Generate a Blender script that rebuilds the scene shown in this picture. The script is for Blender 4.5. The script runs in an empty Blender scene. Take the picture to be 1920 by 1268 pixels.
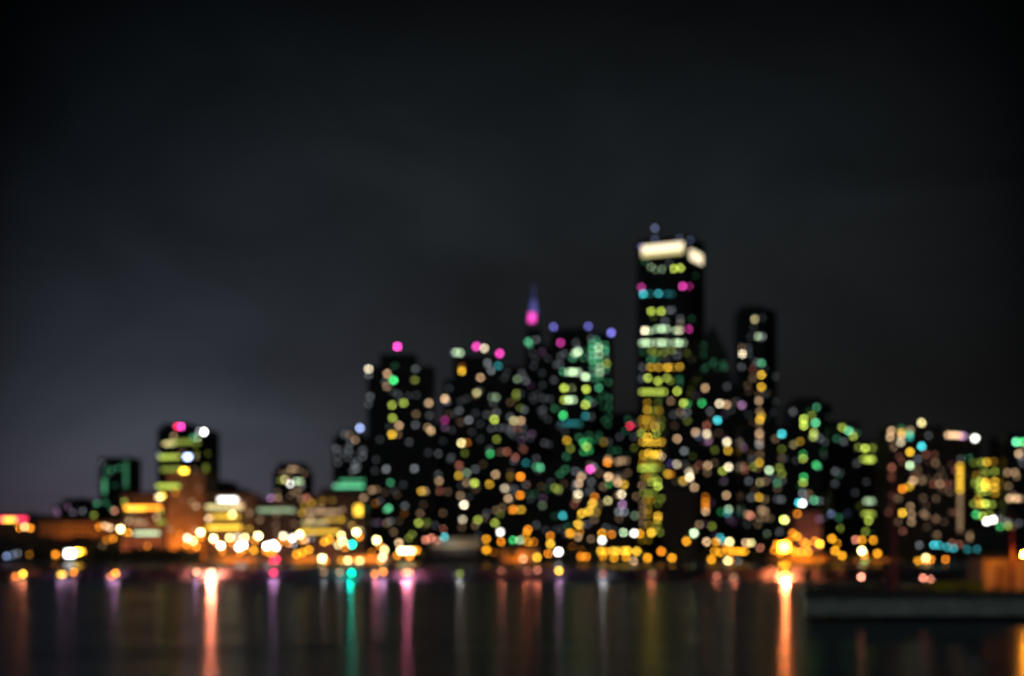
import bpy, bmesh, math, random
from mathutils import Vector, Matrix
R = math.radians
rnd = random.Random(7)
S = bpy.context.scene
C = S.collection

# ------------------------------------------------------------------ camera, sky, exposure
# A hand-held 50 mm lens focused on something close by, so the far shore melts into bokeh.
F = 2667.0            # focal length in photograph pixels (50 mm on a 36 mm wide frame, 1920 px)
HOR = 1042.0          # picture row of the horizon
CH = 5.0              # camera height over the lake, m
cam = bpy.data.cameras.new("camera")
cam.lens = 50.0; cam.sensor_width = 36.0
cam.shift_y = (HOR - 634) / 1920
cam.clip_start = 0.1; cam.clip_end = 60000
cam.dof.use_dof = True
cam.dof.focus_distance = 4.6
cam.dof.aperture_fstop = 1.52
cam.dof.aperture_blades = 8
cam.dof.aperture_rotation = R(22.5)
co = bpy.data.objects.new("camera", cam); C.objects.link(co)
co.location = (0, 0, CH); co.rotation_euler = (R(90), 0, 0)
S.camera = co
S.view_settings.view_transform = 'Standard'
S.view_settings.look = 'None'
S.view_settings.exposure = 0
S.view_settings.gamma = 1
S.cycles.use_denoising = True
S.cycles.max_bounces = 4
S.cycles.sample_clamp_indirect = 20
S.cycles.use_adaptive_sampling = False


def lin(r, g, b):
    return tuple((v / 255) ** 2.2 for v in (r, g, b)) + (1,)


w = bpy.data.worlds.new("World"); S.world = w; w.use_nodes = True
nt = w.node_tree; N = nt.nodes; L = nt.links
N.clear()
wo = N.new('ShaderNodeOutputWorld'); bg = N.new('ShaderNodeBackground')
tc = N.new('ShaderNodeTexCoord'); sx = N.new('ShaderNodeSeparateXYZ')
L.new(tc.outputs['Generated'], sx.inputs[0])


def ramp(stops, src):
    r = N.new('ShaderNodeValToRGB'); e = r.color_ramp.elements
    r.color_ramp.interpolation = 'B_SPLINE'
    while len(e) > 1: e.remove(e[-1])
    e[0].position = stops[0][0]; e[0].color = stops[0][1]
    for p, c in stops[1:]:
        n = e.new(p); n.color = c
    L.new(src, r.inputs[0]); return r


left = ramp([(0, lin(96, 70, 84)), (.02, lin(86, 70, 84)), (.045, lin(80, 80, 91)), (.09, lin(74, 77, 87)), (.13, lin(60, 64, 73)),
             (.20, lin(43, 47, 54)), (.27, lin(30, 34, 39)), (.34, lin(18, 21, 24)), (.40, lin(8, 10, 12)), (1, lin(5, 6, 8))], sx.outputs['Z'])
right = ramp([(0, lin(36, 35, 36)), (.1, lin(32, 32, 32)), (.16, lin(33, 34, 35)), (.23, lin(35, 38, 40)), (.29, lin(29, 32, 34)),
              (.34, lin(21, 23, 24)), (.39, lin(11, 12, 13)), (1, lin(5, 6, 7))], sx.outputs['Z'])
mr = N.new('ShaderNodeMapRange'); mr.interpolation_type = 'SMOOTHSTEP'
mr.inputs['From Min'].default_value = -.36; mr.inputs['From Max'].default_value = .04
L.new(sx.outputs['X'], mr.inputs['Value'])
mx = N.new('ShaderNodeMix'); mx.data_type = 'RGBA'
L.new(mr.outputs[0], mx.inputs['Factor']); L.new(left.outputs[0], mx.inputs[6]); L.new(right.outputs[0], mx.inputs[7])
mp = N.new('ShaderNodeMapping'); mp.inputs['Scale'].default_value = (1.5, 1.5, 2.6); mp.inputs['Rotation'].default_value = (0, R(10), 0)
L.new(tc.outputs['Generated'], mp.inputs[0])
nz = N.new('ShaderNodeTexNoise'); nz.inputs['Scale'].default_value = 4.5; nz.inputs['Detail'].default_value = 5; nz.inputs['Distortion'].default_value = .6
L.new(mp.outputs[0], nz.inputs['Vector'])
cr = N.new('ShaderNodeMapRange'); cr.inputs['From Min'].default_value = .3; cr.inputs['From Max'].default_value = .7
cr.inputs['To Min'].default_value = .76; cr.inputs['To Max'].default_value = 1.2
L.new(nz.outputs[0], cr.inputs['Value'])
ax = N.new('ShaderNodeMath'); ax.operation = 'MULTIPLY'; L.new(sx.outputs['X'], ax.inputs[0]); L.new(sx.outputs['X'], ax.inputs[1])
ay = N.new('ShaderNodeMath'); ay.operation = 'MULTIPLY_ADD'; ay.use_clamp = True
aw = N.new('ShaderNodeMath'); aw.operation = 'MULTIPLY'; L.new(ax.outputs[0], aw.inputs[0]); L.new(ax.outputs[0], aw.inputs[1])
L.new(aw.outputs[0], ay.inputs[0]); ay.inputs[1].default_value = -38; ay.inputs[2].default_value = 1.02  # sky colour darkened towards the frame edges, imitating lens vignetting
xz = N.new('ShaderNodeMath'); xz.operation = 'MULTIPLY'; L.new(ax.outputs[0], xz.inputs[0]); L.new(sx.outputs['Z'], xz.inputs[1])
ay2 = N.new('ShaderNodeMath'); ay2.operation = 'MULTIPLY_ADD'; ay2.use_clamp = True
L.new(xz.outputs[0], ay2.inputs[0]); ay2.inputs[1].default_value = -14; L.new(ay.outputs[0], ay2.inputs[2])
az = N.new('ShaderNodeMath'); az.operation = 'MULTIPLY'; L.new(ay2.outputs[0], az.inputs[0]); L.new(cr.outputs[0], az.inputs[1])
vm = N.new('ShaderNodeVectorMath'); vm.operation = 'SCALE'
L.new(mx.outputs[2], vm.inputs[0]); L.new(az.outputs[0], vm.inputs['Scale'])
sky = N.new('ShaderNodeTexSky'); sky.sky_type = 'NISHITA'; sky.sun_disc = False
sky.sun_elevation = R(-9); sky.sun_rotation = R(200)
va = N.new('ShaderNodeVectorMath'); va.operation = 'MULTIPLY_ADD'
L.new(sky.outputs[0], va.inputs[0]); va.inputs[1].default_value = (.05, .05, .05); L.new(vm.outputs[0], va.inputs[2])
# added glow in the sky behind the camera that brightens the pier face
bh = N.new('ShaderNodeMapRange'); bh.interpolation_type = 'SMOOTHSTEP'
bh.inputs['From Min'].default_value = -.1; bh.inputs['From Max'].default_value = -.7
bh.inputs['To Min'].default_value = 0; bh.inputs['To Max'].default_value = 1
L.new(sx.outputs['Y'], bh.inputs['Value'])
vb = N.new('ShaderNodeVectorMath'); vb.operation = 'MULTIPLY_ADD'
cb_ = N.new('ShaderNodeCombineXYZ')
for i_ in range(3): L.new(bh.outputs[0], cb_.inputs[i_])
L.new(cb_.outputs[0], vb.inputs[0]); vb.inputs[1].default_value = (.085, .098, .095); L.new(va.outputs[0], vb.inputs[2])
L.new(vb.outputs[0], bg.inputs['Color']); bg.inputs['Strength'].default_value = 1.0
L.new(bg.outputs[0], wo.inputs[0])


# ------------------------------------------------------------------ helpers
def wx(px, D): return (px - 960) / F * D
def wz(py, D): return CH + (HOR - py) / F * D
def pt(px, py, D): return Vector((wx(px, D), D, wz(py, D)))


def tag(o, label=None, cat=None, group=None, kind=None):
    if label: o['label'] = label
    if cat: o['category'] = cat
    if group: o['group'] = group
    if kind: o['kind'] = kind
    return o


def link(name, mesh, parent=None, loc=None):
    o = bpy.data.objects.new(name, mesh); C.objects.link(o)
    if parent: o.parent = parent
    if loc is not None: o.location = loc
    return o


def mesh_of(name, bm, *mats):
    me = bpy.data.meshes.new(name); bm.to_mesh(me); bm.free()
    for m in mats: me.materials.append(m)
    return me


def box(bm, x0, x1, y0, y1, z0, z1, mi=0):
    v = [bm.verts.new(p) for p in ((x0, y0, z0), (x1, y0, z0), (x1, y1, z0), (x0, y1, z0), (x0, y0, z1), (x1, y0, z1), (x1, y1, z1), (x0, y1, z1))]
    for f in ((0, 3, 2, 1), (4, 5, 6, 7), (0, 1, 5, 4), (1, 2, 6, 5), (2, 3, 7, 6), (3, 0, 4, 7)):
        bm.faces.new([v[i] for i in f]).material_index = mi


def prism(bm, poly, z0, z1, mi=0, top=None):
    top = top or poly
    a = [bm.verts.new((x, y, z0)) for x, y in poly]; b = [bm.verts.new((x, y, z1)) for x, y in top]
    n = len(poly)
    for i in range(n):
        bm.faces.new((a[i], a[(i + 1) % n], b[(i + 1) % n], b[i])).material_index = mi
    bm.faces.new(b).material_index = mi
    bm.faces.new(list(reversed(a))).material_index = mi


def tube(bm, p0, p1, r0, r1, n=8, mi=0):
    p0, p1 = Vector(p0), Vector(p1); d = (p1 - p0).normalized()
    u = d.orthogonal().normalized(); v = d.cross(u)
    a = []; b = []
    for i in range(n):
        t = 2 * math.pi * i / n; q = u * math.cos(t) + v * math.sin(t)
        a.append(bm.verts.new(p0 + q * r0)); b.append(bm.verts.new(p1 + q * r1))
    for i in range(n):
        bm.faces.new((a[i], a[(i + 1) % n], b[(i + 1) % n], b[i])).material_index = mi
    bm.faces.new(list(reversed(a))).material_index = mi; bm.faces.new(b).material_index = mi


MC = {}
def mat(name, col, rough=.7, var=.3, scale=.5, metal=0.0, bump=0.0, stretch=None):
    if name in MC: return MC[name]
    m = bpy.data.materials.new(name); m.use_nodes = True; t = m.node_tree; n = t.nodes
    p = n['Principled BSDF']; p.inputs['Roughness'].default_value = rough; p.inputs['Metallic'].default_value = metal
    g = n.new('ShaderNodeTexCoord'); z = n.new('ShaderNodeTexNoise'); z.inputs['Scale'].default_value = scale; z.inputs['Detail'].default_value = 6
    if stretch:
        q = n.new('ShaderNodeMapping'); q.inputs['Scale'].default_value = stretch
        t.links.new(g.outputs['Object'], q.inputs[0]); t.links.new(q.outputs[0], z.inputs['Vector'])
    else:
        t.links.new(g.outputs['Object'], z.inputs['Vector'])
    r = n.new('ShaderNodeValToRGB'); e = r.color_ramp.elements
    e[0].position = .3; e[1].position = .7
    e[0].color = tuple(c * (1 - var) for c in col) + (1,); e[1].color = tuple(min(1, c * (1 + var)) for c in col) + (1,)
    t.links.new(z.outputs[0], r.inputs[0]); t.links.new(r.outputs[0], p.inputs['Base Color'])
    if bump:
        b = n.new('ShaderNodeBump'); b.inputs['Strength'].default_value = bump
        t.links.new(z.outputs[0], b.inputs['Height']); t.links.new(b.outputs[0], p.inputs['Normal'])
    MC[name] = m; return m


def facade(name, wall, glass=(.006, .007, .009), bw=3.4, bh=3.3):
    """wall with a grid of unlit glossy panes, one storey high"""
    if name in MC: return MC[name]
    m = bpy.data.materials.new(name); m.use_nodes = True; t = m.node_tree; n = t.nodes
    p = n['Principled BSDF']
    g = n.new('ShaderNodeTexCoord'); s = n.new('ShaderNodeSeparateXYZ'); t.links.new(g.outputs['Object'], s.inputs[0])
    ad = n.new('ShaderNodeMath'); ad.operation = 'ADD'; t.links.new(s.outputs['X'], ad.inputs[0]); t.links.new(s.outputs['Y'], ad.inputs[1])
    cb = n.new('ShaderNodeCombineXYZ'); t.links.new(ad.outputs[0], cb.inputs[0]); t.links.new(s.outputs['Z'], cb.inputs[1])
    k = n.new('ShaderNodeTexBrick'); k.offset = 0; k.inputs['Scale'].default_value = 1
    k.inputs['Brick Width'].default_value = bw; k.inputs['Row Height'].default_value = bh; k.inputs['Mortar Size'].default_value = .55
    p.inputs['Specular IOR Level'].default_value = .2
    k.inputs['Color1'].default_value = glass + (1,); k.inputs['Color2'].default_value = tuple(c * 2 for c in glass) + (1,)
    k.inputs['Mortar'].default_value = wall + (1,)
    t.links.new(cb.outputs[0], k.inputs['Vector'])
    z = n.new('ShaderNodeTexNoise'); z.inputs['Scale'].default_value = .08; z.inputs['Detail'].default_value = 5
    t.links.new(g.outputs['Object'], z.inputs['Vector'])
    mm = n.new('ShaderNodeMapRange'); mm.inputs['To Min'].default_value = .6; mm.inputs['To Max'].default_value = 1.4
    t.links.new(z.outputs[0], mm.inputs['Value'])
    sc = n.new('ShaderNodeVectorMath'); sc.operation = 'SCALE'
    t.links.new(k.outputs['Color'], sc.inputs[0]); t.links.new(mm.outputs[0], sc.inputs['Scale'])
    t.links.new(sc.outputs[0], p.inputs['Base Color'])
    rr = n.new('ShaderNodeMapRange'); rr.inputs['To Min'].default_value = .25; rr.inputs['To Max'].default_value = .8
    t.links.new(k.outputs['Fac'], rr.inputs['Value']); t.links.new(rr.outputs[0], p.inputs['Roughness'])
    MC[name] = m; return m


COL = {'w': (1, .84, .55), 'W': (1, .97, .92), 'y': (1, .58, .04), 'Y': (1, .86, .36), 'g': (.62, .78, .10), 'G': (.07, .85, .22),
       'e': (.15, .78, .36), 'E': (0, .75, .42), 'c': (.08, .78, .85), 'o': (1, .30, .015), 't': (1, .62, .33), 'r': (1, .32, .20),
       'R': (1, .03, .10), 'b': (.42, .55, 1), 'n': (.62, .68, .74), 'a': (1, .40, .015), 'm': (1, .07, .55), 's': (.66, .95, .55), 'v': (.25, .24, .95), 'p': (.62, .30, .62)}
CN = {'w': 'warm white', 'W': 'white', 'y': 'yellow', 'Y': 'pale yellow', 'g': 'lime green', 'G': 'green', 'e': 'pale green', 'E': 'emerald green',
      'c': 'cyan', 'o': 'orange', 'a': 'amber', 't': 'peach', 'r': 'salmon red', 'R': 'crimson', 'b': 'pale blue', 'n': 'grey white', 'm': 'magenta',
      's': 'greenish white', 'v': 'violet', 'p': 'mauve'}
LEV = {1: .025, 2: .055, 3: .10, 4: .22, 5: .54, 6: 1.0, 7: 1.35, 8: 1.9, 9: 3.6}
DISC = 181.0


def glow(c, rad, sampled):
    k = ('g', c, round(rad, 2), sampled)
    if k in MC: return MC[k]
    m = bpy.data.materials.new("glowing_" + c); m.use_nodes = True; t = m.node_tree; n = t.nodes
    p = n['Principled BSDF']; p.inputs['Base Color'].default_value = (.2, .2, .2, 1)
    p.inputs['Emission Color'].default_value = COL[c] + (1,); p.inputs['Emission Strength'].default_value = rad
    m.cycles.emission_sampling = 'FRONT' if sampled else 'NONE'
    MC[k] = m; return m


frame_m = mat('window_frame', (.03, .03, .032), .5)
metal_m = mat('pole_metal', (.06, .06, .06), .45, metal=.6)
roof_m = mat('roof_gravel', (.05, .05, .052), .9, .4, .6)

# ------------------------------------------------------------------ setting
bm = bmesh.new(); box(bm, -9000, 9000, 950, 45000, -3, .6)
tag(link('ground', mesh_of('ground', bm, mat('ground_soil', (.05, .05, .04), .95, .4, .05))), kind='structure')
bm = bmesh.new(); v = [bm.verts.new(p) for p in ((-900, 956, .604), (900, 956, .604), (900, 972, .604), (-900, 972, .604))]; bm.faces.new(v)
tag(link('shore_road', mesh_of('shore_road', bm, mat('asphalt', (.05, .05, .05), .85, .3, .8))), kind='structure')
bm = bmesh.new(); v = [bm.verts.new(p) for p in ((-9000, -600, 0), (9000, -600, 0), (9000, 960, 0), (-9000, 960, 0))]; bm.faces.new(v)
m = bpy.data.materials.new('lake_water'); m.use_nodes = True; t = m.node_tree; n = t.nodes; p = n['Principled BSDF']
p.inputs['Base Color'].default_value = (.004, .006, .008, 1); p.inputs['IOR'].default_value = 1.14; p.inputs['Specular Tint'].default_value = (.52, .80, 1, 1)
g = n.new('ShaderNodeTexCoord'); s = n.new('ShaderNodeSeparateXYZ'); t.links.new(g.outputs['Object'], s.inputs[0])
q = n.new('ShaderNodeMapping'); q.inputs['Scale'].default_value = (.012, .05, 1); t.links.new(g.outputs['Object'], q.inputs[0])
z = n.new('ShaderNodeTexNoise'); z.inputs['Scale'].default_value = 1; z.inputs['Detail'].default_value = 4; t.links.new(q.outputs[0], z.inputs['Vector'])
a = n.new('ShaderNodeMapRange'); a.inputs['From Min'].default_value = 330; a.inputs['From Max'].default_value = 430
a.inputs['To Min'].default_value = .18; a.inputs['To Max'].default_value = .09; t.links.new(s.outputs['Y'], a.inputs['Value'])
b = n.new('ShaderNodeMath'); b.operation = 'MULTIPLY_ADD'; t.links.new(z.outputs[0], b.inputs[0]); b.inputs[1].default_value = .03
t.links.new(a.outputs[0], b.inputs[2]); t.links.new(b.outputs[0], p.inputs['Roughness'])
q2 = n.new('ShaderNodeMapping'); q2.inputs['Scale'].default_value = (.35, 1.1, 1); t.links.new(g.outputs['Object'], q2.inputs[0])
z2 = n.new('ShaderNodeTexNoise'); z2.inputs['Scale'].default_value = 1; z2.inputs['Detail'].default_value = 3; t.links.new(q2.outputs[0], z2.inputs['Vector'])
bu = n.new('ShaderNodeBump'); bu.inputs['Strength'].default_value = .07; bu.inputs['Distance'].default_value = .25
t.links.new(z2.outputs[0], bu.inputs['Height']); t.links.new(bu.outputs[0], p.inputs['Normal'])
df = n.new('ShaderNodeBsdfDiffuse'); df.inputs['Color'].default_value = (.09, .15, .20, 1)
ms = n.new('ShaderNodeMixShader'); 
q3 = n.new('ShaderNodeMapping'); q3.inputs['Scale'].default_value = (.03, .11, 1); t.links.new(g.outputs['Object'], q3.inputs[0])
z3 = n.new('ShaderNodeTexNoise'); z3.inputs['Scale'].default_value = 1; z3.inputs['Detail'].default_value = 4; t.links.new(q3.outputs[0], z3.inputs['Vector'])
m3 = n.new('ShaderNodeMapRange'); m3.inputs['From Min'].default_value = .3; m3.inputs['From Max'].default_value = .7
m3.inputs['To Min'].default_value = .22; m3.inputs['To Max'].default_value = .52
t.links.new(z3.outputs[0], m3.inputs['Value']); t.links.new(m3.outputs[0], ms.inputs[0])
out = [k for k in n if k.type == 'OUTPUT_MATERIAL'][0]
t.links.new(df.outputs[0], ms.inputs[1]); t.links.new(p.outputs[0], ms.inputs[2]); t.links.new(ms.outputs[0], out.inputs[0])
tag(link('water', mesh_of('water', bm, m)), kind='structure')
bm = bmesh.new(); box(bm, -900, 900, 948.5, 949.99, -2, 1.1)
for k in range(-60, 61): box(bm, k * 14 - .35, k * 14 + .35, 948.1, 948.49, -2, 1.25)
tag(link('seawall', mesh_of('seawall', bm, mat('seawall_concrete', (.12, .12, .12), .9, .4, .3))),
    'long low dark concrete seawall where the city shore meets the lake', 'sea wall')

# breakwater in front of the harbour: rubble bank with a flat cap
bm = bmesh.new()
rb = random.Random(3)
box(bm, -118, 150, 290.5, 294, -1, 2.45)
for k in range(900):
    x_ = rb.uniform(-118, 150); u_ = rb.random(); c_ = Vector((x_, 290.4 - 3.2 * (1 - u_), 2.3 * u_)); r_ = rb.uniform(.35, .75)
    vs = [bm.verts.new(c_ + Vector((rb.uniform(-.3, .3) + sx_ * r_, rb.uniform(-.2, .2) + sy_ * r_, rb.uniform(-.2, .2) + sz_ * r_ * .7))) for sx_ in (-1, 1) for sy_ in (-1, 1) for sz_ in (-1, 1)]
    for f in ((0, 1, 3, 2), (4, 6, 7, 5), (0, 4, 5, 1), (2, 3, 7, 6), (0, 2, 6, 4), (1, 5, 7, 3)): bm.faces.new([vs[i] for i in f])
bmesh.ops.recalc_face_normals(bm, faces=bm.faces[:])
tag(link('breakwater', mesh_of('breakwater', bm, mat('breakwater_rock', (.05, .05, .06), .9, .5, .7))),
    'long low dark rock breakwater lying in the water in front of the city shore', 'breakwater')

# ------------------------------------------------------------------ buildings
# name, label, category, wall colour, tiers [(front corners (picture column, distance)..., picture row of the top, depth)], fill (count, colours, level)
BL = []
def bld(name, label, short, wall, tiers, fill=(0, 'n', 1), depth=35, cat='tower', ribs=True, spire=None, gable=None):
    BL.append(dict(name=name, label=label, short=short, wall=wall, tiers=tiers, fill=fill, depth=depth, cat=cat, ribs=ribs, spire=spire, gable=gable))
    return BL[-1]

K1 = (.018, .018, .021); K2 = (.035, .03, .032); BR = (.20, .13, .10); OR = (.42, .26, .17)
bld('low_rise_building', 'low building at the far left under the long red and yellow lit sign', 'the red sign', BR, [([(-60, 1010), (74, 1005)], 968)], cat='low building')
bld('low_rise_building', 'small dark flat roofed building between the red sign and the narrow green lit tower', 'the small dark flat roof', K2, [([(104, 1220), (182, 1220)], 948), ([(118, 1222), (160, 1222)], 937)], (4, 'pn', 3), cat='low building')
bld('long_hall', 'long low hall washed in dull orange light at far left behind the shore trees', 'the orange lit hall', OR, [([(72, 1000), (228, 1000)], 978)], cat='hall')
bld('narrow_tower', 'narrow dark tower at left with one green strip of windows down each edge', 'the narrow green edged tower', K1, [([(186, 1300), (246, 1300)], 860)], (6, 'e', 2))
bld('office_tower', 'isolated tower at left with yellow lit floors and a pink beacon on its roof', 'the tower with yellow floors', K1, [([(295, 1080), (362, 1070), (394, 1090)], 806), ([(304, 1082), (356, 1082)], 797)], (10, 'gt', 3))
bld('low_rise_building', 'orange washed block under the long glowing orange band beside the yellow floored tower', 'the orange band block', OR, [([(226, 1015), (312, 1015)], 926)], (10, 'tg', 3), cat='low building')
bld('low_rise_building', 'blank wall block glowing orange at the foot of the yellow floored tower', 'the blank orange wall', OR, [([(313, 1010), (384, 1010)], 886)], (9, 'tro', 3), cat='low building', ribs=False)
bld('low_rise_building', 'dark slope roofed block behind the building with the green white roof sign', 'the green white sign', K2, [([(372, 1150), (455, 1150)], 918), ([(385, 1155), (432, 1155)], 906)], cat='low building')
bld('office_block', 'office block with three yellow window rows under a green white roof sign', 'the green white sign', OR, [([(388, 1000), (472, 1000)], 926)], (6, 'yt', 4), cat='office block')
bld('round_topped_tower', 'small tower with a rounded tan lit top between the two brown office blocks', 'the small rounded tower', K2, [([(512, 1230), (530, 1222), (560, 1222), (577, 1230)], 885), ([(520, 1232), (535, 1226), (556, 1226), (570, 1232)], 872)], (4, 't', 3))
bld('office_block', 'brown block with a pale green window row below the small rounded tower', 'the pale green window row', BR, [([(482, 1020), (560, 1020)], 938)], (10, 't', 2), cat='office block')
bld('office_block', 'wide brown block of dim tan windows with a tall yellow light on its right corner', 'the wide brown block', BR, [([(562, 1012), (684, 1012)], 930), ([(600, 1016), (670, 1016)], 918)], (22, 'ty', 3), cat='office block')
bld('apartment_tower', 'shorter dark tower with a green lit terrace row left of the tallest left tower', 'the green terrace tower', K1, [([(624, 1190), (690, 1190)], 822), ([(634, 1194), (676, 1194)], 812)], (16, 'n', 2))
bld('apartment_tower', 'broad black tower with a raised middle and a single pink beacon on top', 'the pink beacon tower', K1, [([(689, 1110), (811, 1110)], 689), ([(712, 1112), (778, 1112)], 666)], (16, 'nnt', 1))
bld('background_building', 'low dark building in the gap beside the pink beacon tower', 'the gap right of the pink beacon tower', K1, [([(805, 1400), (845, 1400)], 795)], (4, 'n', 2))
bld('apartment_tower', 'black tower with a stepped left shoulder and pink and white roof lights', 'the stepped shoulder tower', K1, [([(832, 1150), (952, 1150)], 714), ([(850, 1152), (938, 1152)], 670)], (30, 'nnnt', 1))
bld('apartment_tower', 'plain dark tower pressed between the stepped shoulder tower and the spire tower', 'the plain dark tower', K1, [([(940, 1180), (988, 1180)], 690)], (14, 'nnt', 2))
bld('spire_tower', 'slim dark tower carrying a glowing magenta spire', 'the spire tower', K1, [([(986, 1210), (1034, 1210)], 650), ([(988, 1212), (1014, 1212)], 618)], (16, 'nnp', 1), spire=(1000, 540, 1216))
bld('office_tower', 'broad flat topped tower whose right half glows with green windows', 'the green lit tower', K1, [([(1035, 1140), (1106, 1130), (1149, 1150)], 628), ([(1037, 1145), (1104, 1138)], 619)], (26, 'enn', 2))
bld('background_building', 'low dark building with a single red light left of the tallest tower', 'the single red light', K1, [([(1149, 1330), (1204, 1330)], 776)], (6, 'en', 2))
bld('skyscraper', 'tallest tower in the skyline with a glowing cream crown around its top', 'the tallest tower', (.03, .03, .034), [([(1200, 1270), (1290, 1250), (1321, 1285)], 452)], (14, 'nge', 2))
bld('pointed_tower', 'faint dark tower with a pointed gable top just right of the tallest tower', 'the pointed tower', (.08, .08, .085), [([(1308, 1500), (1366, 1500)], 668)], (8, 'e', 2), gable=612)
bld('slender_tower', 'slender tower with one column of warm windows right of the pointed tower', 'the slender tower', (.03, .03, .034), [([(1388, 1300), (1432, 1290), (1456, 1315)], 582), ([(1392, 1304), (1430, 1300)], 576)], (16, 'nnt', 1))
bld('apartment_tower', 'black stepped tower in front of the pointed tower', 'the black stepped tower', K1, [([(1300, 1160), (1396, 1160)], 722), ([(1310, 1163), (1372, 1163)], 703)], (22, 'ntp', 1))
bld('apartment_block', 'black mid rise block against the lower right side of the tallest tower', 'the tallest tower foot', K1, [([(1250, 1140), (1306, 1140)], 762)], (14, 'ntg', 2), cat='apartment block')
bld('apartment_block', 'mid rise block of peach windows between the green lit tower and the tallest tower', 'the peach windowed block', K2, [([(1068, 1080), (1186, 1080)], 856)], (26, 'ttn', 2), cat='apartment block')
bld('apartment_block', 'dark wide block filling the foot of the spire tower', 'the spire tower foot', K1, [([(944, 1095), (1070, 1095)], 872)], (22, 'nnte', 1), cat='apartment block')
bld('apartment_block', 'dark block below the slender tower with scattered lime and peach windows', 'the slender tower foot', K1, [([(1392, 1120), (1486, 1120)], 800)], (18, 'tnn', 2), cat='apartment block')
bld('apartment_tower', 'rounded dark tower with a column of bright green windows right of the slender tower', 'the green column tower', K1, [([(1482, 1130), (1542, 1125), (1560, 1140)], 758), ([(1494, 1134), (1540, 1134)], 747)], (14, 'nnG', 2))
bld('apartment_tower', 'dark tower with green windows on its top corner beside the lime floored block', 'the green cornered tower', K1, [([(1556, 1150), (1612, 1150)], 794)], (12, 'ne', 2))
bld('office_block', 'block with broad lime lit floors stacked down its right side', 'the lime floored block', K1, [([(1596, 1100), (1662, 1100)], 830)], (10, 'gn', 2), cat='office block')
bld('hotel_block', 'wide hotel block with a cream lit roof corner and many dim brown windows', 'the wide brown windowed hotel', (.09, .065, .055), [([(1661, 1040), (1840, 1040)], 826), ([(1666, 1042), (1768, 1042)], 800)], (46, 'trt', 2), cat='hotel')
bld('office_block', 'block with a bright yellow green cluster of windows right of the gold striped hotel', 'the yellow green block', K1, [([(1822, 1030), (1872, 1030)], 860)], (14, 'gy', 3), cat='office block')
bld('apartment_tower', 'dark tower cut by the right edge of the picture with an emerald roof light', 'the right edge tower', K1, [([(1886, 1010), (1960, 1010)], 815)], (10, 'tn', 3))
bld('low_rise_building', 'low reddish block glowing dull pink left of the green column tower foot', 'the dull pink block', (.34, .17, .15), [([(1492, 1000), (1540, 1000)], 960)], (0, 't', 1), cat='low building', ribs=False)
bld('low_rise_building', 'low dark block at the right behind the shed on the pier', 'the dark block behind the shed', K1, [([(1816, 990), (1896, 990)], 1000)], (0, 't', 1), cat='low building', ribs=False)
bld('low_rise_building', 'dark purple walled block in front of the foot of the tallest tower', 'the dark purple block', (.03, .025, .035), [([(1254, 1020), (1306, 1020)], 922)], (0, 't', 1), cat='low building', ribs=False)
bld('added_dark_block', 'long black block added for the dark tree line along the far left shore behind the white floodlight', 'the far left dark block', (.03, .03, .03), [([(-70, 966), (218, 966)], 1012)], depth=12, cat='added_dark_block', ribs=False)  # added dark blocks standing in for the black tree line below the walls
bld('added_dark_block', 'low black block added on the shore below the blank orange wall', 'the small dark block', (.04, .035, .03), [([(226, 968), (372, 968)], 1034)], depth=12, cat='added_dark_block', ribs=False)
for (x0, x1, yt, lab) in ((384, 500, 1046, 'long orange lit boat house on the shore left of the crimson lamp'),
                          (538, 604, 1046, 'short orange lit boat house on the shore right of the crimson lamp'),
                          (628, 735, 1044, 'orange lit boat house on the shore beside the emerald lamp'),
                          (935, 1010, 1030, 'dull orange lit kiosk added on the shore to carry glow under the stepped shoulder tower'),
                          (1440, 1572, 1042, 'long deep orange boat house added to carry glow under the bright starry floodlight'),
                          (1575, 1690, 1058, 'low orange boat house added on the shore to carry glow under the lime floored block')):
    bld('boat_house', lab, 'boat houses', OR, [([(x0, 962.5), (x1, 962.5)], min(yt, 1049))], (0, 't', 1), depth=9, cat='boat house', ribs=False)  # the kiosk and right-hand boat houses are added to carry orange glow

RECTS = []   # (x0, x1, ytop, D, building, tier front corners)
for B in BL:
    for fr, yt in B['tiers']:
        RECTS.append((fr[0][0], fr[-1][0], yt, min(d for _, d in fr), B, fr))


def front(px, py, tol=0):
    best = None
    for r in RECTS:
        if r[0] - tol <= px <= r[1] + tol and py >= r[2] - tol and (best is None or r[3] < best[3]): best = r
    return best


def on_face(r, px):
    """distance and wall direction at a picture column of a front"""
    fr = r[5]; px = min(max(px, fr[0][0] + 2.2), fr[-1][0] - 2.2)
    for (xa, da), (xb, db) in zip(fr, fr[1:]):
        if px <= xb + 1e-6:
            A = Vector((wx(xa, da), da)); Bv = Vector((wx(xb, db), db)); u = (px - 960) / F
            d = Bv - A
            tt = (u * A.y - A.x) / (d.x - u * d.y)
            P = A + d * tt
            return px, P.y, math.atan2(d.y, d.x)


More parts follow.
